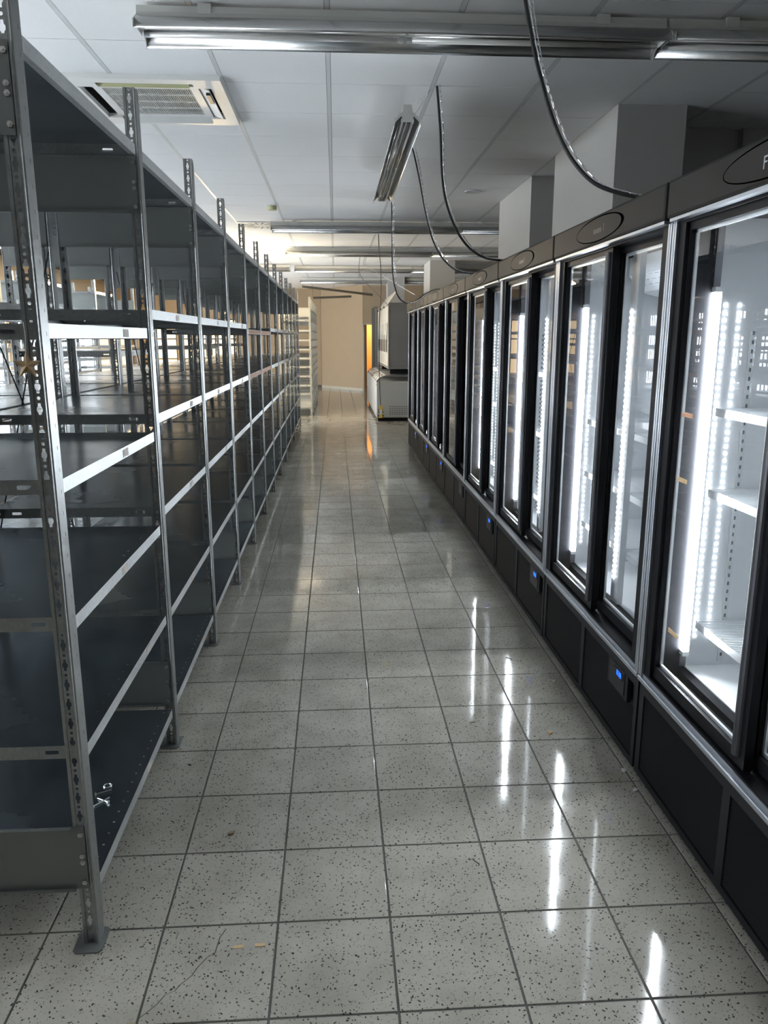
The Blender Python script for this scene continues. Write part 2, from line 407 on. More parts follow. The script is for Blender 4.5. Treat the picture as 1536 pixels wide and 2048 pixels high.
def lips_bm(h=.032):
    b=MB()
    b.quad((.0008,0,.0008),(.0008,L,.0008),(.0008,L,-h),(.0008,0,-h)); b.quad((.0008,0,-h),(.0008,L,-h),(-.016,L,-h),(-.016,0,-h))
    return b
def rims_bm(h=.035):
    b=MB()
    for y,s in ((0,1),(L,-1)):
        cells=[(0,.05,.025,SQ),(.05,.12,.085,[(0,-.017),(.005,-.015),(.005,.015),(0,.017)]),(.12,D-.12,0,None),(D-.12,D-.05,D-.085,[(0,-.017),(.005,-.015),(.005,.015),(0,.017)]),(D-.05,D,D-.025,SQ)]
        b.strip(lambda u,v,y=y:(-v,y,-u),0,h,cells,h/2)
        b.quad((0,y,-h),(-D,y,-h),(-D,y+s*.014,-h),(0,y+s*.014,-h))
    b.quad((-D,0,0),(-D,L,0),(-D,L,-h),(-D,0,-h)); b.quad((-D,0,-h),(-D,L,-h),(-D+.014,L,-h),(-D+.014,0,-h))
    return b
def plate_bm():
    b=MB(); w0,w1=-.602,-.010; h=.175
    b.box((w0,-.0035,0),(w1,-.002,h)); b.box((w0+.02,-.0145,h-.0015),(w1-.03,-.0035,h)); b.box((w0+.02,-.0145,0),(w1-.03,-.0035,.0015))
    b.box((w0+.02,-.0145,h-.008),(w1-.03,-.0135,h)); b.box((w0+.02,-.0145,0),(w1-.03,-.0135,.008))
    return b
def bolts_bm():
    b=MB()
    for x in (0,):
        for z in (0,):
            pl=[(x+.0065*math.cos(PI*k/3),z+.0065*math.sin(PI*k/3)) for k in range(6)]
            b.prism(pl,lambda u,v,w:(u,w,v),-.009,-.0035)
            pl=[(x+.003*math.cos(PI*k/4),z+.003*math.sin(PI*k/4)) for k in range(8)]
            b.prism(pl,lambda u,v,w:(u,w,v),-.0125,-.009)
    return b
def foot_bm():
    b=MB(); pl=[(-.060,-.022),(-.052,-.030),(.004,-.030),(.014,-.020),(.014,.050),(.006,.058),(-.052,.058),(-.060,.050)]
    b.prism(pl,lambda u,v,w:(u,v,w),0,.004); b.box((-.012,.006,.004),(-.0035,.030,.05)); return b
HOLD=thing('hold','x','x')   # prototypes live under here until copied, then are removed
P={}
P['post']=post_bm().build('post','galv',HOLD,solid=.0016)
P['foot']=foot_bm().build('foot_plate','plate',HOLD)
P['shelf']=shelf_bm().build('shelf','shelf',HOLD); P['shelf2']=shelf_bm(False).build('shelf','shelf',HOLD)
P['lip']=lips_bm().build('front_lip','lip',HOLD); P['rim']=rims_bm().build('side_rim','galv',HOLD)
P['plate']=plate_bm().build('end_plate','plate',HOLD); P['bolt']=bolts_bm().build('bolt','bolt',HOLD)
P['label']=MB().box((.0012,0,-.028),(.0022,.055,-.006)).build('price_label','label',HOLD)
P['olabel']=MB().box((.0012,0,-.0305),(.0022,.90,-.001)).build('price_label','orange',HOLD)
def cream(k):
    o=P[k].copy(); o.data=P[k].data.copy(); COL.objects.link(o); o.data.materials.clear(); o.data.materials.append(M['cream']); return o
for k in ('post','foot','shelf2','lip','rim','plate'): P['c'+k]=cream(k)
def brace_bm(y0,y1,z0,z1,x):
    b=MB(); b.tube([(x,y0,z0),(x,y1,z1)],.003,5); b.tube([(x+.008,y0,z1),(x+.008,y1,z0)],.003,5); return b
def bay(x,y,label,group,levels,last=False,flip=False,full=True,white=False,orange=(),brace=False,cat='shelving unit',name='shelving_bay'):
    """origin: floor below the near front post, front plane at local x=0, depth to -x (flip: to +x)"""
    t=thing(name,label,cat,(x,y,0),0,group); c='c' if white else ''
    s=-1 if flip else 1; sc=(s,1,1)
    for yy in ([0,1.0] if last else [0]):
        inst(P[c+'post'],t,(0,yy,.004),scale=sc); inst(P[c+'post'],t,(-s*.612,yy,.004),scale=(-s,1,1))
        inst(P[c+'foot'],t,(0,yy,0),scale=sc); inst(P[c+'foot'],t,(-s*.612,yy,0),scale=(-s,1,1))
        for z in (.170,1.925):
            inst(P[c+'plate'],t,(0,yy,z),scale=sc)
            if full:
                for zz in (.155,.095,.077,.02): inst(P['bolt'],t,(-s*.0185,yy,z+zz))
    for k,z in enumerate(levels):
        sh=inst(P['c'+'shelf2'] if white else P['shelf' if full else 'shelf2'],t,(-s*.003,.049,z),scale=sc)
        inst(P[c+'lip'],sh); inst(P[c+'rim'],sh)
        if full and not white and k<5:
            if k in orange: inst(P['olabel'],sh,(0,.02,0))
            else: inst(P['label'],sh,(0,.42+.1*((k*37+int(y))%3),0))
    if brace: brace_bm(.03,.96,.62,1.9,-s*.618).build('cross_brace','black',t)
    return t
XF=-.628; Y0=1.731
for k in range(12):
    lv=LV1 if k==0 else list(LV2)
    if k in (4,5): lv=[.172,.532,.925,1.262,1.585,2.128]
    bay(XF,Y0+k,'galvanised shelving bay beside the aisle, %s'%('nearest the camera, screws lying on its bottom shelf' if k==0 else ordn(k)+' from the camera' if k<11 else 'last before the cream shelving'),'galvanised bays beside the aisle',lv,last=(k==11),orange=(4,3) if k in (4,5) else (),full=k<8)
for k in range(12):
    bay(XF-1.262,Y0+k,'galvanised shelving bay facing the next aisle, back to back with the %s aisle-side bay'%ordn(k),'galvanised bays behind the aisle row',[.172,.60,.95,1.262,1.66,2.128] if k%3 else [.172,.7,1.262,1.45,2.128],last=(k==11),flip=True,full=False,brace=k%2==1)
for k in range(8):
    bay(-3.15,4.731+k,'galvanised shelving bay across the second aisle, %s from the near end'%ordn(k),'galvanised bays of the middle rows',[.172,.60,1.12,1.42,1.75] if k%2 else [.172,.8,1.262,1.58,1.80,2.128],last=(k==7),full=False,brace=k%2==0)
for k in range(8):
    bay(-3.15-1.262,4.731+k,'galvanised shelving bay facing the windowed wall, %s from the near end'%ordn(k),'galvanised bays facing the left windows',[.172,.80,1.22,1.40,1.62] if k%2 else [.172,.7,1.1,1.5],last=(k==7),flip=True,full=False,brace=k%3==0)
for k in range(5):
    bay(-.474,15.5+k*1.0,'cream enamelled shelving bay, %s of the far cream run'%ordn(k),'cream bays beyond the grey racks',[.17,.45,.62,.80,.98,1.15,1.32,1.5,1.68,1.88,2.1],last=(k==4),full=False,white=True)
for o in list(HOLD.children)+[HOLD]+[P[k] for k in P if k[0]=='c' and k[1:] in P]:
    try: bpy.data.objects.remove(o)
    except Exception: pass

# ================================================================== GLASS-DOOR COOLERS
WF=1.24; FXC=1.045
def cooler(y,label,lit=True,first=False,shelves=(.60,.95,1.30)):
    t=thing('glass_door_cooler',label,'cooler',(FXC,y,0),0,'glass-door coolers along the right')
    g=.004
    b=MB(); b.box((.02,g,.03),(.70,WF-g,.10)); b.box((.10,g,.38),(.70,WF-g,.43)); b.box((.02,g,1.90),(.72,WF-g,1.975))
    b.box((.10,g,.10),(.70,.045,1.90)); b.box((.10,WF-.045,.10),(.70,WF-g,1.90)); b.box((.68,.045,.10),(.72,WF-.045,1.90))
    b.box((0,g,.385),(.105,WF-g,.405))
    b.box((.0,.03,.405),(.10,.088,1.875)); b.box((.0,WF-.075,.405),(.10,WF-.03,1.875)); b.box((.0,.088,1.86),(.10,WF-.075,1.90))
    b.build('cabinet','frame',t)
    b=MB(); i0,i1=.05,WF-.05
    b.box((.13,i0,.431),(.675,i1,.436)); b.box((.10,i0,1.885),(.675,i1,1.89)); b.box((.13,i1-.004,.436),(.675,i1,1.885)); b.box((.13,i0,.436),(.675,i0+.004,1.885)); b.box((.67,i0+.004,.436),(.675,i1-.004,1.885))
    b.build('liner','liner',t)
    b=MB(); b.box((.101,i1-.010,.436),(.129,i1,1.885)); b.box((.101,i0,.436),(.129,i0+.010,1.885)); b.build('side_return','linerg',t)
    # grille
    b=MB(); b.box((0,.008,.325),(.02,WF-.008,.365)); b.box((0,.008,.02),(.02,WF-.008,.045)); b.box((0,.008,.045),(.02,.035,.325)); b.box((0,WF-.045,.045),(.02,WF-.008,.325)); b.box((0,WF/2-.02,.045),(.02,WF/2+.02,.325))
    b.box((.022,.03,.03),(.03,WF-.03,.34)); b.box((-.0005,.10,.225),(.015,.30,.335))
    b.build('grille_frame','grille',t)
    b=MB(); z=.052
    while z<.322:
        for (a,c) in ((.035,WF/2-.02),(WF/2+.02,WF-.045)):
            if a<.2 and z>.215: a=.302
            b.quad((.002,a,z),(.002,c,z),(.014,c,z+.006),(.014,a,z+.006))
        z+=.0088
    o=b.build('grille_slats','grille',t,clean=False); o['kind']='stuff'
    MB().box((-.004,.125,.235),(.0,.275,.327),.0015).build('control_bezel','black',t)
    o=MB().box((-.006,.135,.29),(-.0042,.235,.315)).build('display','black',t)
    if lit:
        b=MB()
        for k in range(3):
            y0=.155+k*.016
            for (dy,dz,hy,hz) in ((0,0,.010,.0018),(0,.009,.010,.0018),(0,.018,.010,.0018),(0,0,.0018,.018),(.0085,0,.0018,.018)):
                if k==1 and dy==.0085 : continue
                b.box((-.0066,y0+dy,.293+dz),(-.0061,y0+dy+hy,.293+dz+hz))
        b.build('blue_digits','blue',o)
    # trims
    b=MB(); b.box((-.012,.004,.368),(.03,WF-.004,.386),.003); b.box((-.004,.004,.386),(.02,WF-.004,.400)); b.build('ledge_trim','silver',t)
    b=MB()
    for (a,c) in ((.003,.016),(.019,.030)): b.box((-.010,a,.386),(.06,c,1.872),.002)
    b.box((0,.003,.386),(.06,.03,1.872)); b.build('side_trim','silver',t); b=MB()
    for (a,c) in ((WF-.016,WF-.003),(WF-.030,WF-.019)): b.box((-.010,a,.386),(.06,c,1.872),.002)
    b.box((0,WF-.03,.386),(.06,WF-.003,1.872))
    b.build('side_trim','silver',t)
    # header
    b=MB(); b.box((-.035,.006,1.876),(.30,WF-.006,1.988),.010); hd=b.build('header','hdr',t,smooth=False)
    MB().box((-.028,.02,1.868),(.03,WF-.02,1.877)).build('underside_strip','silver',t)  # plain silver strip on the header underside, gives off no light
    b=MB(); n=40; yc,zc=.62,1.932; ring=[]
    for k in range(n+1):
        a=2*PI*k/n; ry,rz=.270,.046; q=.0045+.024*max(0,-math.cos(a))**3
        ring.append(((yc+ry*math.cos(a),zc+rz*math.sin(a)),(yc+(ry-q)*math.cos(a),zc+(rz-min(q,.005))*math.sin(a))))
    for (p,q),(p2,q2) in zip(ring,ring[1:]):
        b.quad((-.0354,*p),(-.0354,*p2),(-.0354,*q2),(-.0354,*q))
    b.build('oval_groove','groove',hd)
    b=MB()
    for k in range(5): b.box((-.0356,.585+k*.019,1.918),(-.0350,.595+k*.019,1.934))
    b.box((-.0356,.558,1.918),(-.0350,.563,1.945))
    if first:
        b.bm.free(); cu=bpy.data.curves.new('lettering','FONT'); cu.body='F'; cu.size=.042; cu.extrude=.0004
        o=bpy.data.objects.new('tmp',cu); COL.objects.link(o); me=bpy.data.meshes.new_from_object(o); bpy.data.objects.remove(o); me.materials.clear(); me.materials.append(M['silver']); o=bpy.data.objects.new('lettering',me); COL.objects.link(o); o.parent=hd; o.location=(-.0356,.695,1.912); o.rotation_euler=(PI/2,0,-PI/2)
    else: b.build('lettering','grip',hd)
    # doors
    def door(y0,y1,x0,x1,gy0,gy1,far):
        d=MB(); z0,z1=.41,1.868
        d.box((x0,y0,z0),(x1,gy0,z1)); d.box((x0,gy1,z0),(x1,y1,z1)); d.box((x0,gy0,z0),(x1,gy1,.45)); d.box((x0,gy0,1.838),(x1,gy1,z1))
        dd=d.build('door','frame',t)
        MB().quad((x0+.006,gy0,.45),(x0+.006,gy1,.45),(x0+.006,gy1,1.838),(x0+.006,gy0,1.838)).build('glass_pane','glass' if lit else 'dglass',dd)
        s=MB(); e=.010; xs=x1+.001
        s.box((xs-.010,gy0,.45),(xs-.002,gy0+e,1.838)); s.box((xs-.010,gy1-e,.45),(xs-.002,gy1,1.838)); s.box((xs-.010,gy0,.45),(xs-.002,gy1,.45+e)); s.box((xs-.010,gy0,1.838-e),(xs-.002,gy1,1.838))
        s.build('spacer','alu',dd)
        h=MB(); yh=(gy0-.028) if far else (gy1+.028)
        pl=[(x0-.014*math.sin(PI*k/8),yh-.018*math.cos(PI*k/8)) for k in range(9)]
        h.prism(pl,lambda u,v,w:(u,v,w),.44,1.845); h.build('grip','grip',dd)
        return dd
    door(.575,WF-.032,.012,.036,.640,WF-.086,True)
    door(.032,.660,.052,.076,.090,.590,False)
    if True:
        b=MB(); b.box((.099,i1-.040,.505),(.112,i1-.0265,1.66),.003)
        hs=b.build('strip_light','led' if lit else 'white',t)
        MB().box((.096,i1-.0255,.49),(.120,i1-.0225,1.675)).box((.1165,i1-.050,.49),(.120,i1-.0255,1.675)).box((.096,i1-.05,1.66),(.1165,i1-.0255,1.675)).box((.096,i1-.05,.49),(.1165,i1-.0255,.505)).build('light_shield','alu',hs)  # backing added to keep the strip's glow off the side wall
    b=MB(); b.box((.115,.562,.436),(.140,.635,1.885)); b.build('centre_standard','liner',t)
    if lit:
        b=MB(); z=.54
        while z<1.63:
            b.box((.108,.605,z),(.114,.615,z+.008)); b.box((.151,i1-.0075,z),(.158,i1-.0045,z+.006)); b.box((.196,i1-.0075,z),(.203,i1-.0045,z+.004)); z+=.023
        o=b.build('led_ghosts','ghost',t,clean=False); o['kind']='stuff'  # emissive dots standing in for the strip light's ghost reflections in the glazing
    b=MB()
    for yy in (i1-.005,i0+.005):
        s=-1 if yy>.5 else 1
        for xx in (.24,.56):
            b.box((xx,yy,.45),(xx+.02,yy+s*.004,1.55))
    b.build('side_standard','alu',t)
    b=MB(); z=.47
    while z<1.54:
        for xx in (.247,.567): b.box((xx,i1-.0096,z),(xx+.006,i1-.0088,z+.012)); b.box((xx,i0+.0088,z),(xx+.006,i0+.0096,z+.012))
        z+=.028
    o=b.build('standard_slots','linerg',t,clean=False); o['kind']='stuff'
    for z in shelves:
        for (a,c) in ((i0+.012,.585),(.64,i1-.012)):
            s=MB(); s.box((.150,a,z-.026),(.153,c,z)); s.box((.150,a,z-.006),(.60,a+.006,z)); s.box((.150,c-.006,z-.006),(.60,c,z)); s.box((.595,a,z-.006),(.60,c,z)); s.box((.37,a,z-.008),(.376,c,z-.003))
            s.build('wire_shelf','alu',t)
            w=MB(); yy=a+.012
            while yy<c-.008: w.box((.152,yy,z-.0035),(.598,yy+.0035,z)); yy+=.013
            o=w.build('shelf_wires','liner',t,clean=False); o['kind']='stuff'
            MB().box((.1485,a+.06,z-.024),(.1498,a+.12,z-.004)).build('price_label','label',t)
    # evaporator cover under the roof
    pl=[(.30,1.885),(.30,1.80),(.36,1.73),(.48,1.70),(.67,1.70),(.67,1.885)]
    MB().prism(pl,lambda u,v,w:(u,w,v),i0+.03,i1-.03).build('fan_cover','liner',t)
    b=MB()
    for k in range(14):
        for q in range(3): b.box((.305+q*.016,.16+k*.068,1.793-q*.0187),(.312+q*.016,.20+k*.068,1.7965-q*.0187))
    b.build('fan_slots','linerg',t)
    return t
LN=['nearest the camera and cut off by the right frame edge','second from the camera','third from the camera','fourth from the camera','fifth from the camera, unlit with dark doors','sixth from the camera','seventh from the camera','last before the chest freezers']
for k in range(8):
    cooler(1.19+WF*k,'black glass-door cooler, '+LN[k],lit=(k!=4),first=(k==0),shelves=[(.60,1.05,1.31),(.655,.90,1.15),(.60,.98,1.33)][k if k<3 else k%3])
# paper strips stuck on the glass of the near coolers
for (y,z,nm) in ((2.29,1.29,'orange'),(2.29,1.09,'tan'),(2.26,.60,'tan')):
    tag(MB().box((FXC+.0165,y-.05,z),(FXC+.0175,y+.02,z+.014)).build('price_strip',nm),'%s price strip stuck on the glass of the nearest cooler, %s'%({'orange':'orange','tan':'yellowed'}[nm],{1.29:'topmost of three',1.09:'middle of three',.60:'lowest of three'}[z]),'label','price strips on the glass')

# ================================================================== LAMPS
def lamp_parts(t,LN_,lit=False):
    """length along local x, hangs below local z=0"""
    tw='addedlamp' if lit else 'tube'
    b=MB(); pl=[(-.040,0),(.040,0),(.050,-.030),(.044,-.062),(-.044,-.062),(-.050,-.030)]
    b.prism(pl,lambda u,v,w:(w,u,v),0,LN_); b.build('housing','lampw',t)
    ridge=[(-.030,-.062),(.030,-.062),(.006,-.085),(-.006,-.085)]
    MB().prism(ridge,lambda u,v,w:(w,u,v),.02,LN_-.02).build('centre_ridge','refl',t)
    for s in (-1,1):
        prof=[]
        for k in range(9):
            a=k/8*PI/2; prof.append((s*(.044+.085*math.sin(a)),-.050-.072*(1-math.cos(a))))
        b=MB()
        for (p,q) in zip(prof,prof[1:]): b.quad((0,*p),(LN_,*p),(LN_,*q),(0,*q))
        b.build('reflector_wing','refl',t,smooth=True,solid=.0015)
        for q in range(2):
            x0=.02+q*LN_/2; x1=LN_/2*(q+1)-.02
            tb=MB().tube([(x0,s*.052,-.088),(x1,s*.052,-.088)],.013,12).build('tube',tw,t,smooth=True)
            MB().tube([(x0-.014,s*.052,-.088),(x0+.012,s*.052,-.088)],.0135,10).tube([(x1-.012,s*.052,-.088),(x1+.014,s*.052,-.088)],.0135,10).build('tube_cap','alu',tb)
    b=MB(); pl=[(-.040,0),(.040,0),(.050,-.04),(.128,-.085),(.131,-.125),(.118,-.100),(.060,-.066),(.04,-.10),(-.04,-.10),(-.060,-.066),(-.118,-.100),(-.131,-.125),(-.128,-.085),(-.050,-.04)]
    b.prism(pl,lambda u,v,w:(w,u,v),-.004,-.0005); b.build('end_cap','lampw',t); b=MB(); b.prism(pl,lambda u,v,w:(w,u,v),LN_+.0005,LN_+.004); b.build('end_cap','lampw',t)
    for x in (.3,LN_-.3):
        b=MB().box((x-.03,-.053,-.035),(x+.03,.053,.008)); b.box((x-.008,-.008,.008),(x+.008,.008,.016)); b.build('bracket','lampw',t)
rows_=[(3.98,-.87,2),(10.55,-.80,2),(13.55,-.80,2),(16.85,-.82,2),(20.1,-.85,2)]
nm=['nearest','second','third','fourth','fifth']
for r_,(y,x0,n_) in enumerate(rows_):
    for k in range(n_):
        t=thing('strip_lamp','unlit twin-tube ceiling lamp, %s row from the camera, %s half'%(nm[r_],['left','right'][k]),'ceiling lamp',(x0+k*2.46,y,CZ-.016),0,'unlit ceiling lamps')
        lamp_parts(t,2.44)
t=thing('strip_lamp','unlit twin-tube ceiling lamp left of the fourth row','ceiling lamp',(-3.35,16.6,CZ-.016),0,'unlit ceiling lamps'); lamp_parts(t,2.44)
t=thing('strip_lamp','added unseen warm lamp over the far left shelving','ceiling lamp',(-5.4,15.0,CZ-.03)); lamp_parts(t,2.44,lit=True)  # added lamp, hidden by the racks, for warm light at the far end
t=thing('strip_lamp','added unseen warm lamp beside the left end of the fourth row','ceiling lamp',(-4.6,18.4,CZ-.03)); lamp_parts(t,2.44,lit=True)  # second added lamp out of view, same warm light
t=thing('added_bulb','added bare bulb, unseen above the grey racks, warming the far ceiling','lamp',(-1.95,13.6,2.50))  # added bulb, hidden behind the racks, source of the far warm glow
MB().tube([(0,0,.06),(0,0,CZ-2.50)],.004,6).build('cord','cable',t); MB().tube([(0,0,.0),(0,0,.07)],.018,10).build('socket','black',t)
bp=[(0,-.075)]+[(.032*math.sin(a),-.035-.038*math.cos(a)) for a in [PI*k/8 for k in range(1,7)]]+[(.014,0),(0,0)]
bb=MB(); rings=[]
for r0,z0 in bp[1:-1]: rings.append([bb.bm.verts.new((r0*math.cos(2*PI*k/10),r0*math.sin(2*PI*k/10),z0)) for k in range(10)])
for a_,b_ in zip(rings,rings[1:]):
    for k in range(10): bb.bm.faces.new((a_[k],a_[(k+1)%10],b_[(k+1)%10],b_[k]))
bb.bm.faces.new(rings[0]); bb.build('bulb','addedbulb',t,smooth=True)
pl=bpy.data.lights.new('added_bulb_light','POINT'); pl.energy=ADDED_BULB_W; pl.color=(1,.78,.48); pl.shadow_soft_size=.10
po=bpy.data.objects.new('added_bulb_light',pl); COL.objects.link(po); po.location=(-1.95,13.6,2.38)
# the dangling lamp
a=Vector((.465,5.15,2.925)); c=Vector((.446,7.5,2.85)); d=c-a
t=thing('strip_lamp','twin-tube lamp hanging loose lengthwise below the ceiling, over the aisle','ceiling lamp',a)
t.rotation_euler=d.to_track_quat('X','Z').to_euler(); t.scale=(1,.64,1); lamp_parts(t,2.36)
tag(MB().tube([(.585,5.12,3.0),(.58,5.13,2.96),(.56,5.13,2.945),(.53,5.13,2.95),(.50,5.15,2.93),(.47,5.2,2.93)],.004,6).build('lamp_wire','white'),'short white wire from the ceiling to the loose hanging lamp','wire')
tag(MB().tube([(.60,5.10,3.0),(.56,5.4,2.97),(.50,5.6,2.93)],.002,5).build('lamp_wire','silver'),'thin steel wire holding the near end of the loose hanging lamp','wire')
tag(MB().tube([(.45,7.3,2.9),(.45,7.32,3.0)],.0025,5).build('lamp_wire','silver'),'thin steel wire holding the far end of the loose hanging lamp','wire')
for (p0,p1,lb) in (((-.83,20.9,2.86),(1.0,20.9,2.66),'long dark lamp tray fallen aslant below the fifth lamp row'),((-.57,21.4,2.60),(.45,21.4,2.64),'short dark lamp tray hanging lowest below the far ceiling')):
    a=Vector(p0); d=Vector(p1)-a; t=thing('lamp_tray',lb,'ceiling lamp',a); t.rotation_euler=d.to_track_quat('X','Z').to_euler()
    pl=[(-.06,-.05),(-.03,0),(.03,0),(.06,-.05),(.05,-.055),(.02,-.015),(-.02,-.015),(-.05,-.055)]
    MB().prism(pl,lambda u,v,w:(w,u,v),0,d.length).build('tray','board',t)
    MB().tube([(0,0,0),(-.0,0,CZ-p0[2])],.003,5).build('hanger','black',t)
    MB().tube([(.05,0,-.03),(.12,0,-.03)],.014,8).build('lampholder','black',t)

# ================================================================== CEILING FITTINGS
t=thing('air_conditioner','white square ceiling cassette air conditioner above the left shelving','air conditioner',(AC[0],AC[1],CZ))
wx,wy=AC[2]-AC[0],AC[3]-AC[1]
b=MB(); z0,z1=-.028,.002
def ringbox(b,x0,y0,x1,y1,w,z0,z1):
    b.box((x0,y0,z0),(x1,y0+w,z1)); b.box((x0,y1-w,z0),(x1,y1,z1)); b.box((x0,y0+w,z0),(x0+w,y1-w,z1)); b.box((x1-w,y0+w,z0),(x1,y1-w,z1))
ringbox(b,0,0,wx,wy,.075,z0,z1); ringbox(b,.155,.155,wx-.155,wy-.155,.05,-.018,z1)
for (x0,y0,x1,y1) in ((.075,.075,.17,.155),(wx-.17,.075,wx-.075,.155),(.075,wy-.155,.17,wy-.075),(wx-.17,wy-.155,wx-.075,wy-.075)): b.box((x0,y0,z0),(x1,y1,z1))
b.box((.075,.17,z0),(.085,wy-.17,z1)); 
b.build('fascia','white',t)
MB().box((.06,.06,.0),(wx-.06,wy-.06,.02)).build('duct','void',t)
MB().prism([(.078,-.002),(.155,-.027),(.155,-.020),(.078,.002)],lambda u,v,w:(w,u,v),.20,wx-.20).build('outlet','green',t)
MB().prism([(.076,-.024),(.080,-.028),(.155,-.029),(.155,-.0275)],lambda u,v,w:(w,u,v),.17,.20).build('outlet_end','white',t)
b=MB(); n=44
for k in range(n): 
    x=.205+k*(wx-.41)/n; b.box((x,.205,-.014),(x+.0035,wy-.205,-.008))
for k in range(5): y=.205+k*(wy-.41)/4; b.box((.205,y-.003,-.016),(wx-.205,y+.003,-.007))
b.build('intake_grille','white',t)
b=MB(); 
b.prism([(0,0),(.06,-.022),(.063,-.018),(.004,.004)],lambda u,v,w:(wx-.150+u,w,-.012+v),.17,wy-.17); b.build('vane','white',t)
MB().prism([(0,0),(.06,-.030),(.062,-.026),(.003,.004)],lambda u,v,w:(w,wy-.150+u,-.012+v),.17,wx-.17).build('vane','white',t)
MB().box((wx-.115,.22,-.045),(wx-.09,.40,-.03)).build('vane_clip','black',t)
t=thing('ceiling_diffuser','square ceiling air diffuser with swirl slots beside the second lamp row','vent',(-.955,10.99,CZ-.003))
MB().box((-.3,-.3,-.006),(.3,.3,0),.002).build('plate','white',t)
b=MB()
for k in range(16):
    a=2*PI*k/16; c_,s_=math.cos(a),math.sin(a); p=lambda r,w:( (r*c_-w*s_),(r*s_+w*c_) )
    q=[p(.12,-.008),p(.26,.025),p(.26,.045),p(.12,.006)]; b.prism(q,lambda u,v,w:(u,v,w),-.0075,-.006)
b.build('slots','board',t)
pl=[(1.44+.085*math.cos(2*PI*k/24),8.4+.085*math.sin(2*PI*k/24)) for k in range(24)]
tag(MB().prism(pl,lambda u,v,w:(u,v,w),CZ-.012,CZ).build('round_vent','cbar'),'round grey ceiling disc in front of the middle column','vent')
pl=[(-.70+.05*math.cos(2*PI*k/16),9.45+.05*math.sin(2*PI*k/16)) for k in range(16)]
tag(MB().prism(pl,lambda u,v,w:(u,v,w),CZ-.045,CZ-.002).build('smoke_detector','green'),'small yellowed smoke detector on the ceiling above the left racks','smoke detector')

# ================================================================== HANGING CABLES
def smooth(pts,n=6):
    pts=[Vector(p) for p in pts]; out=[]
    for i in range(len(pts)-1):
        p0=pts[max(i-1,0)];p1=pts[i];p2=pts[i+1];p3=pts[min(i+2,len(pts)-1)]
        for k in range(n):
            s=k/n; out.append(.5*((2*p1)+(-p0+p2)*s+(2*p0-5*p1+4*p2-p3)*s*s+(-p0+3*p1-3*p2+p3)*s**3))
    out.append(pts[-1]); return out
lk=MB(); R_,r_,st=.0105,.0021,.0095
loop=[]
for k in range(12):
    a=2*PI*k/12; loop.append(Vector((R_*math.cos(a)*.8,0,R_*math.sin(a)+(st if math.sin(a)>0 else -st))))
loop.append(loop[0]); lk.tube(loop,r_,5,cap=False); LINK=lk.build('chain_link','chain')
def cable(pts,label,r=.006,chain=True,off=(.014,-.015,.002),frac=(0,1)):
    t=thing('hanging_cable',label,'cable',pts[0]); o=Vector(pts[0]); sp=[p-o for p in smooth(pts)]
    MB().tube(sp,r,8).build('cable','cable',t,smooth=True)
    if chain:
        L_=[0]
        for a,b_ in zip(sp,sp[1:]): L_.append(L_[-1]+(b_-a).length)
        s=.02; k=0
        while s<L_[-1]-.01:
            i=max(j for j in range(len(L_)) if L_[j]<=s); i=min(i,len(sp)-2)
            p=sp[i].lerp(sp[i+1],(s-L_[i])/(L_[i+1]-L_[i])); d=(sp[i+1]-sp[i]).normalized()
            wob=Vector(off)+Vector((math.sin(s*9)*.004,math.cos(s*7)*.004,0))
            q=d.to_track_quat('Z','Y').to_euler(); l=inst(LINK,t,p+wob,q)
            if k%2: l.rotation_euler=(d.to_track_quat('Z','X').to_matrix().to_4x4()@Matrix.Rotation(PI/2,4,'Z')).to_euler()
            s+=.0300; k+=1
    return t
cable([(.69,3.2,3.0),(0.700,3.19,2.90),(0.715,3.165,2.798),(0.717,3.13,2.719),(0.736,3.095,2.592),(0.762,3.06,2.465),(0.805,3.025,2.314),(0.848,2.99,2.204),(0.898,2.955,2.122),(0.954,2.92,2.065),(1.027,2.885,2.032),(1.110,2.85,2.010),(1.20,2.84,2.0)],'thick black cable with chain, nearest one, curving down onto the second cooler',.0075)
cable([(0.63,5.03,2.998),(0.637,5.024,2.92),(0.654,5.018,2.725),(0.666,5.011,2.498),(0.693,5.005,2.339),(0.751,4.999,2.193),(0.83,4.993,2.084),(0.925,4.986,2.02),(1.029,4.98,2.0),(1.12,4.98,1.998)],'black cable with chain hanging from the ceiling onto the third and fourth coolers',.0075)
cable([(0.57,6.3,3.0),(0.608,6.263,2.914),(0.652,6.225,2.713),(0.696,6.188,2.476),(0.74,6.15,2.291),(0.807,6.112,2.143),(0.899,6.075,2.045),(0.982,6.037,2.01),(1.079,6.0,2.0)],'black cable with chain coming down from behind the loose lamp',.006)
cable([(0.531,7.6,2.99),(0.544,7.633,2.783),(0.551,7.667,2.477),(0.559,7.7,2.163),(0.586,7.733,2.003),(0.638,7.767,1.897),(0.725,7.8,1.861),(0.817,7.833,1.892),(0.895,7.867,1.951),(1.008,7.9,1.997),(1.08,7.9,2.0)],'black cable with chain sagging lowest before it rises onto a far cooler',.006)
t=cable([(.607,11.0,2.99),(0.607,11.0,2.903),(0.614,11.0,2.696),(0.634,11.0,2.501),(0.641,11.0,2.171),(0.619,11.0,1.77),(0.612,11.0,1.362),(0.618,11.0,0.947),(0.632,11.0,0.60)],'thin black cable hanging straight down to the yellow power strip',.0055,chain=False)
t=thing('power_strip','yellow power strip with black sockets dangling in front of the chest freezers','power strip',(.63,11,.40))
MB().box((-.020,-.016,.01),(.030,.016,.19),.008).build('body','yellow',t)
MB().box((-.034,-.012,.03),(.044,.012,.06),.003).box((-.030,-.012,.08),(.040,.012,.11),.003).box((-.030,-.012,.12),(.036,.012,.14),.003).build('socket','black',t)
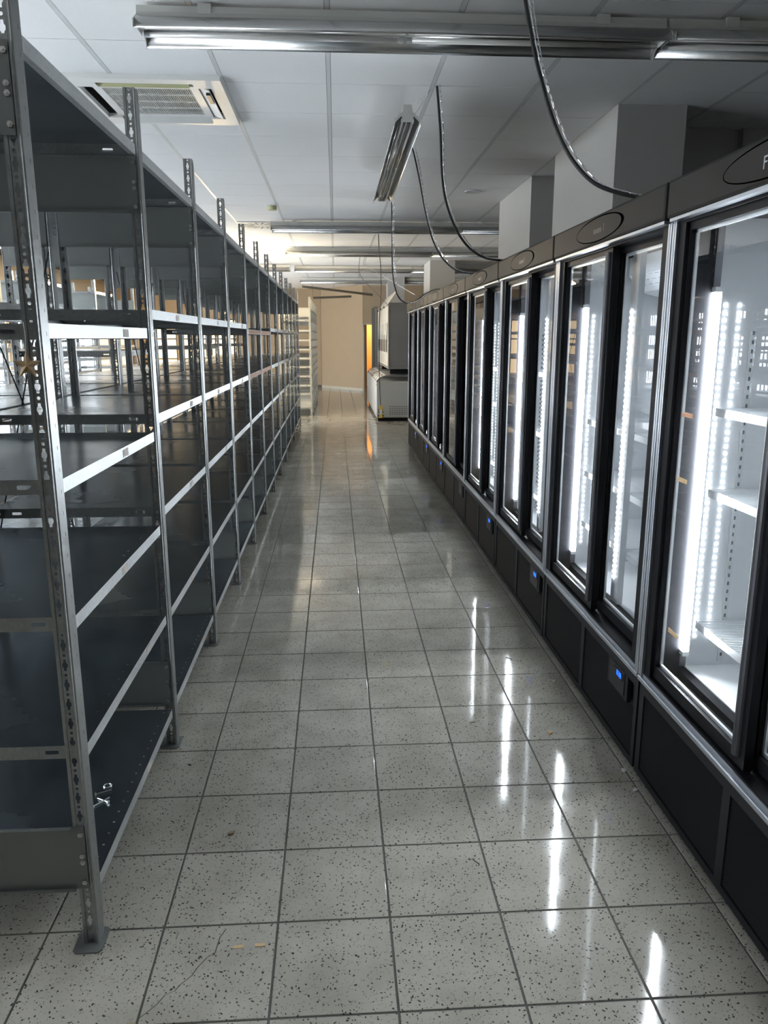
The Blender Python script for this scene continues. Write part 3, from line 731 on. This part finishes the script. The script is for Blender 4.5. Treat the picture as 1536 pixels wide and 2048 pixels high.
MB().box((-.014,-.0175,.06),(.022,-.0155,.13)).build('sticker','pale',t)
tag(MB().tube(smooth([(.481,15,3.0),(.481,15.0,2.68),(.75,14.6,2.34),(1.033,14.3,2.03)],4),.005,5).build('hanging_wire','cable'),'dark thin wire slanting down to the wall freezer','wire')
tag(MB().tube(smooth([(.575,15,3.0),(.575,15.0,2.86),(.97,14.3,2.55),(1.365,13.5,2.24)],4),.004,5).build('hanging_wire','silver'),'pale thin wire slanting to the right above the far coolers','wire')
bpy.data.objects.remove(LINK)

# ================================================================== CHEST FREEZERS AND FAR CABINET
def chest(y,Ln,label):
    t=thing('chest_freezer',label,'freezer',(.755,y,0),0,'chest freezers at the far end'); Wd=.80
    MB().box((0,0,.07),(Wd,Ln,.74),.012).build('body','frz',t)
    MB().box((.03,.03,0),(Wd-.03,Ln-.03,.07)).build('plinth','black',t)
    pl=[(0,.72),(0,.745),(.06,.815),(.16,.85),(Wd-.1,.85),(Wd,.83),(Wd,.72)]
    inn=[(.03,.74),(.08,.80),(.17,.835),(Wd-.1,.835),(Wd-.03,.81),(Wd-.03,.74)]
    b=MB(); b.prism(pl+inn[::-1],lambda u,v,w:(u,w,v),0,.035); b.prism(pl+inn[::-1],lambda u,v,w:(u,w,v),Ln-.035,Ln)
    b.build('lid_end','graydk',t)
    lg=MB()
    for (p,q) in zip(inn[1:],inn[2:-1]): lg.quad((p[0],.035,p[1]),(p[0],Ln-.035,p[1]),(q[0],Ln-.035,q[1]),(q[0],.035,q[1]))
    lg.build('glass_lid','dglass',t)
    b=MB()
    for k in range(5): yy=.035+k*(Ln-.07)/4; b.tube([(p[0],yy,p[1]+.004) for p in inn],.009,5)
    b.tube([(.05,.035,.785),(.05,Ln-.035,.785)],.012,6); b.box((.16,.03,.838),(.175,Ln-.03,.85)); b.box((Wd-.12,.03,.838),(Wd-.105,Ln-.03,.85))
    b.build('lid_frame','alu',t)
    MB().box((.03,.03,.30),(Wd-.03,Ln-.03,.72)).build('well','liner',t) if False else None
    b=MB()
    for r in range(5):
        for c in range(10): b.box((.24+c*.045,-.002,.13+r*.035),(.27+c*.045,.0,.142+r*.035))
    b.build('vent_louvres','linerg',t)
    b=MB()
    for z in (.12,.66): b.box((-.004,.02,z),(0,.035,z+.03))
    b.build('corner_cap','black',t)
    return t
chest(14.42,2.05,'white chest freezer with glass lids, nearest, behind the yellow power strip')
chest(16.52,2.05,'white chest freezer with glass lids, farther one')
t=thing('wall_freezer','tall cream wall freezer cabinet with narrow doors above the chest freezers','freezer',(.985,14.55,0))
MB().box((.02,0,.985),(.62,3.4,2.16)).build('body','graydk',t)
MB().box((.0,-.004,.985),(.02,.03,2.16)).box((0,0,.96),(.62,3.4,.985)).build('trim','silver',t)
for k in range(6):
    y=.03+k*.56
    d=MB().box((-.012,y+.01,1.0),(.018,y+.55,2.1),.004).build('door','cream',t)
    MB().box((-.016,y+.12,1.26),(-.0125,y+.42,1.58)).build('window','black',d)
    MB().box((-.03,y+.05,1.5),(-.0125,y+.07,1.8)).build('handle','alu',d)
for k in range(3):
    y=.03+k*1.12
    pl=[(-.02,2.12),(.18,2.40),(.20,2.39),(.02,2.10)]
    MB().prism(pl,lambda u,v,w:(u,w,v),y,y+1.02).build('canopy','cream',t)
    MB().box((-.03,y+1.0,2.10),(.22,y+1.04,2.13)).build('canopy_bracket','black',t)
MB().box((.05,.3,.855),(.5,.45,.96)).build('support','black',t); MB().box((.05,2.8,.855),(.5,2.95,.96)).build('support','black',t)
for k in range(3):
    t=thing('loose_upright','dark perforated steel upright standing beyond the chest freezers, %s'%['nearest of three','middle of three','farthest of three'][k],'upright',(.97+.0*k,18.75+k*.62,0),0,'uprights beyond the chest freezers')
    MB().box((-.04,0,0),(.04,.05,2.25)).build('post','plate',t)
    b=MB()
    for q in range(40): b.box((-.008,-.002,.1+q*.053),(.008,0,.128+q*.053))
    b.build('perforations','pale',t)
tag(MB().box((1.05,12.0,.74),(1.10,12.2,.745)).build('scrap','pale'),'x','scrap') if False else None

# ================================================================== SMALL THINGS
# star ornament
t=thing('star_ornament','small brown five-pointed star hanging on the nearest rack upright','ornament',(-.656,1.712,1.468)); t.rotation_euler=(0,0,.25)
b=MB(); R1,R2=.030,.012; pl=[]
for k in range(10):
    a=PI/2+k*PI/5; rr=R1 if k%2==0 else R2; pl.append((rr*math.cos(a),rr*math.sin(a)))
f=b.bm.verts.new((0,-.009,0)); bk=b.bm.verts.new((0,.004,0)); vs=[b.bm.verts.new((x,0,z)) for x,z in pl]
for k in range(10): b.bm.faces.new((vs[k],vs[(k+1)%10],f)); b.bm.faces.new((vs[(k+1)%10],vs[k],bk))
b.build('star','star',t)
MB().tube([(0,0,.028),(.002,0,.06),(0,.005,.09)],.0006,4).build('thread','pale',t)
# hardware on the bottom shelf of the first bay
zs=.1655
def screw(x,y,a,label,ln=.045):
    t=thing('screw',label,'screw',(x,y,zs+.0035),a,'loose hardware on the bottom shelf')
    MB().tube([(0,0,0),(ln,0,0)],.0022,6).build('shank','bolt',t); MB().tube([(-.004,0,0),(0,0,0)],.0055,6).build('head','bolt',t)
screw(-.745,2.148,.5,'loose steel screw on the bottom shelf, middle one'); screw(-.735,2.085,.9,'loose steel screw on the bottom shelf, nearest the camera',.055); screw(-.70,2.105,2.6,'loose steel screw on the bottom shelf, crossing the nearest one',.04)
rg=[(.011*math.cos(2*PI*k/16),.011*math.sin(2*PI*k/16),0) for k in range(17)]
o=MB().tube(rg,.002,6,cap=False).build('steel_ring','bolt'); o.location=(-.725,2.195,zs+.002); tag(o,'small steel ring lying on the bottom shelf beyond the screws','ring')
# litter
def scrap(name,m,x,y,sx,sy,h,a,label,cat,seed=1):
    o=blob(0,0,sx,sy,h,10,seed).build(name,m); o.location=(x,y,0); o.rotation_euler=(0,0,a); tag(o,label,cat,'litter on the floor')
for (x,y,a,lb) in ((-.269,1.700,.1,'left of the two tan paper slips on the floor near the rack foot'),(-.214,1.703,.06,'right of the two tan paper slips on the floor near the rack foot')):
    o=MB().box((-.013,-.005,0),(.013,.005,.0015)).build('paper_slip','tan'); o.location=(x,y,0); o.rotation_euler=(0,0,a); tag(o,lb,'paper','litter on the floor')
scrap('crumb','crumb',-.349,2.165,.010,.007,.008,.4,'greenish brown crumb on the floor beside the first shelving bay','crumb',2)
scrap('crumb','tan',.827,2.727,.012,.008,.007,.2,'tan crumb on the floor in front of the second cooler','crumb',3)
scrap('crumb','black',-.552,2.582,.008,.003,.003,-.5,'black fleck on the floor beside the second rack upright','crumb',4)
scrap('paper_scrap','pale',1.015,2.324,.012,.007,.003,.9,'white scrap against the base of the coolers, nearer one','paper',5)
scrap('paper_scrap','pale',1.02,2.45,.008,.010,.004,.3,'white scrap against the base of the coolers, farther one','paper',6)
scrap('paper_scrap','pale',.975,3.197,.007,.006,.003,.3,'tiny white scrap on the floor by the third cooler','paper',7)
for (x,y,l,a,lb) in ((.826,3.459,.035,-.9,'black stick on the floor by the coolers, thickest one'),(.536,2.835,.022,.1,'thin dark splinter lying across the middle of the aisle floor'),(.398,1.988,.030,-1.0,'thin dark splinter near the bottom middle of the aisle floor')):
    o=MB().tube([(-l/2,0,.0015),(l/2,0,.0015)],.0015,5).build('splinter','black'); o.location=(x,y,0); o.rotation_euler=(0,0,a); tag(o,lb,'splinter','litter on the floor')
# boards leaning on the left wall
o=MB().box((-.03,0,0),(0,.75,1.15)).build('wall_board','board'); o.location=(XL+.045,17.4,1.0) if False else (XL+.04,17.4,2.18); o.scale=(1,1,.45); tag(o,'brown board fixed on the left wall above the windows','board')
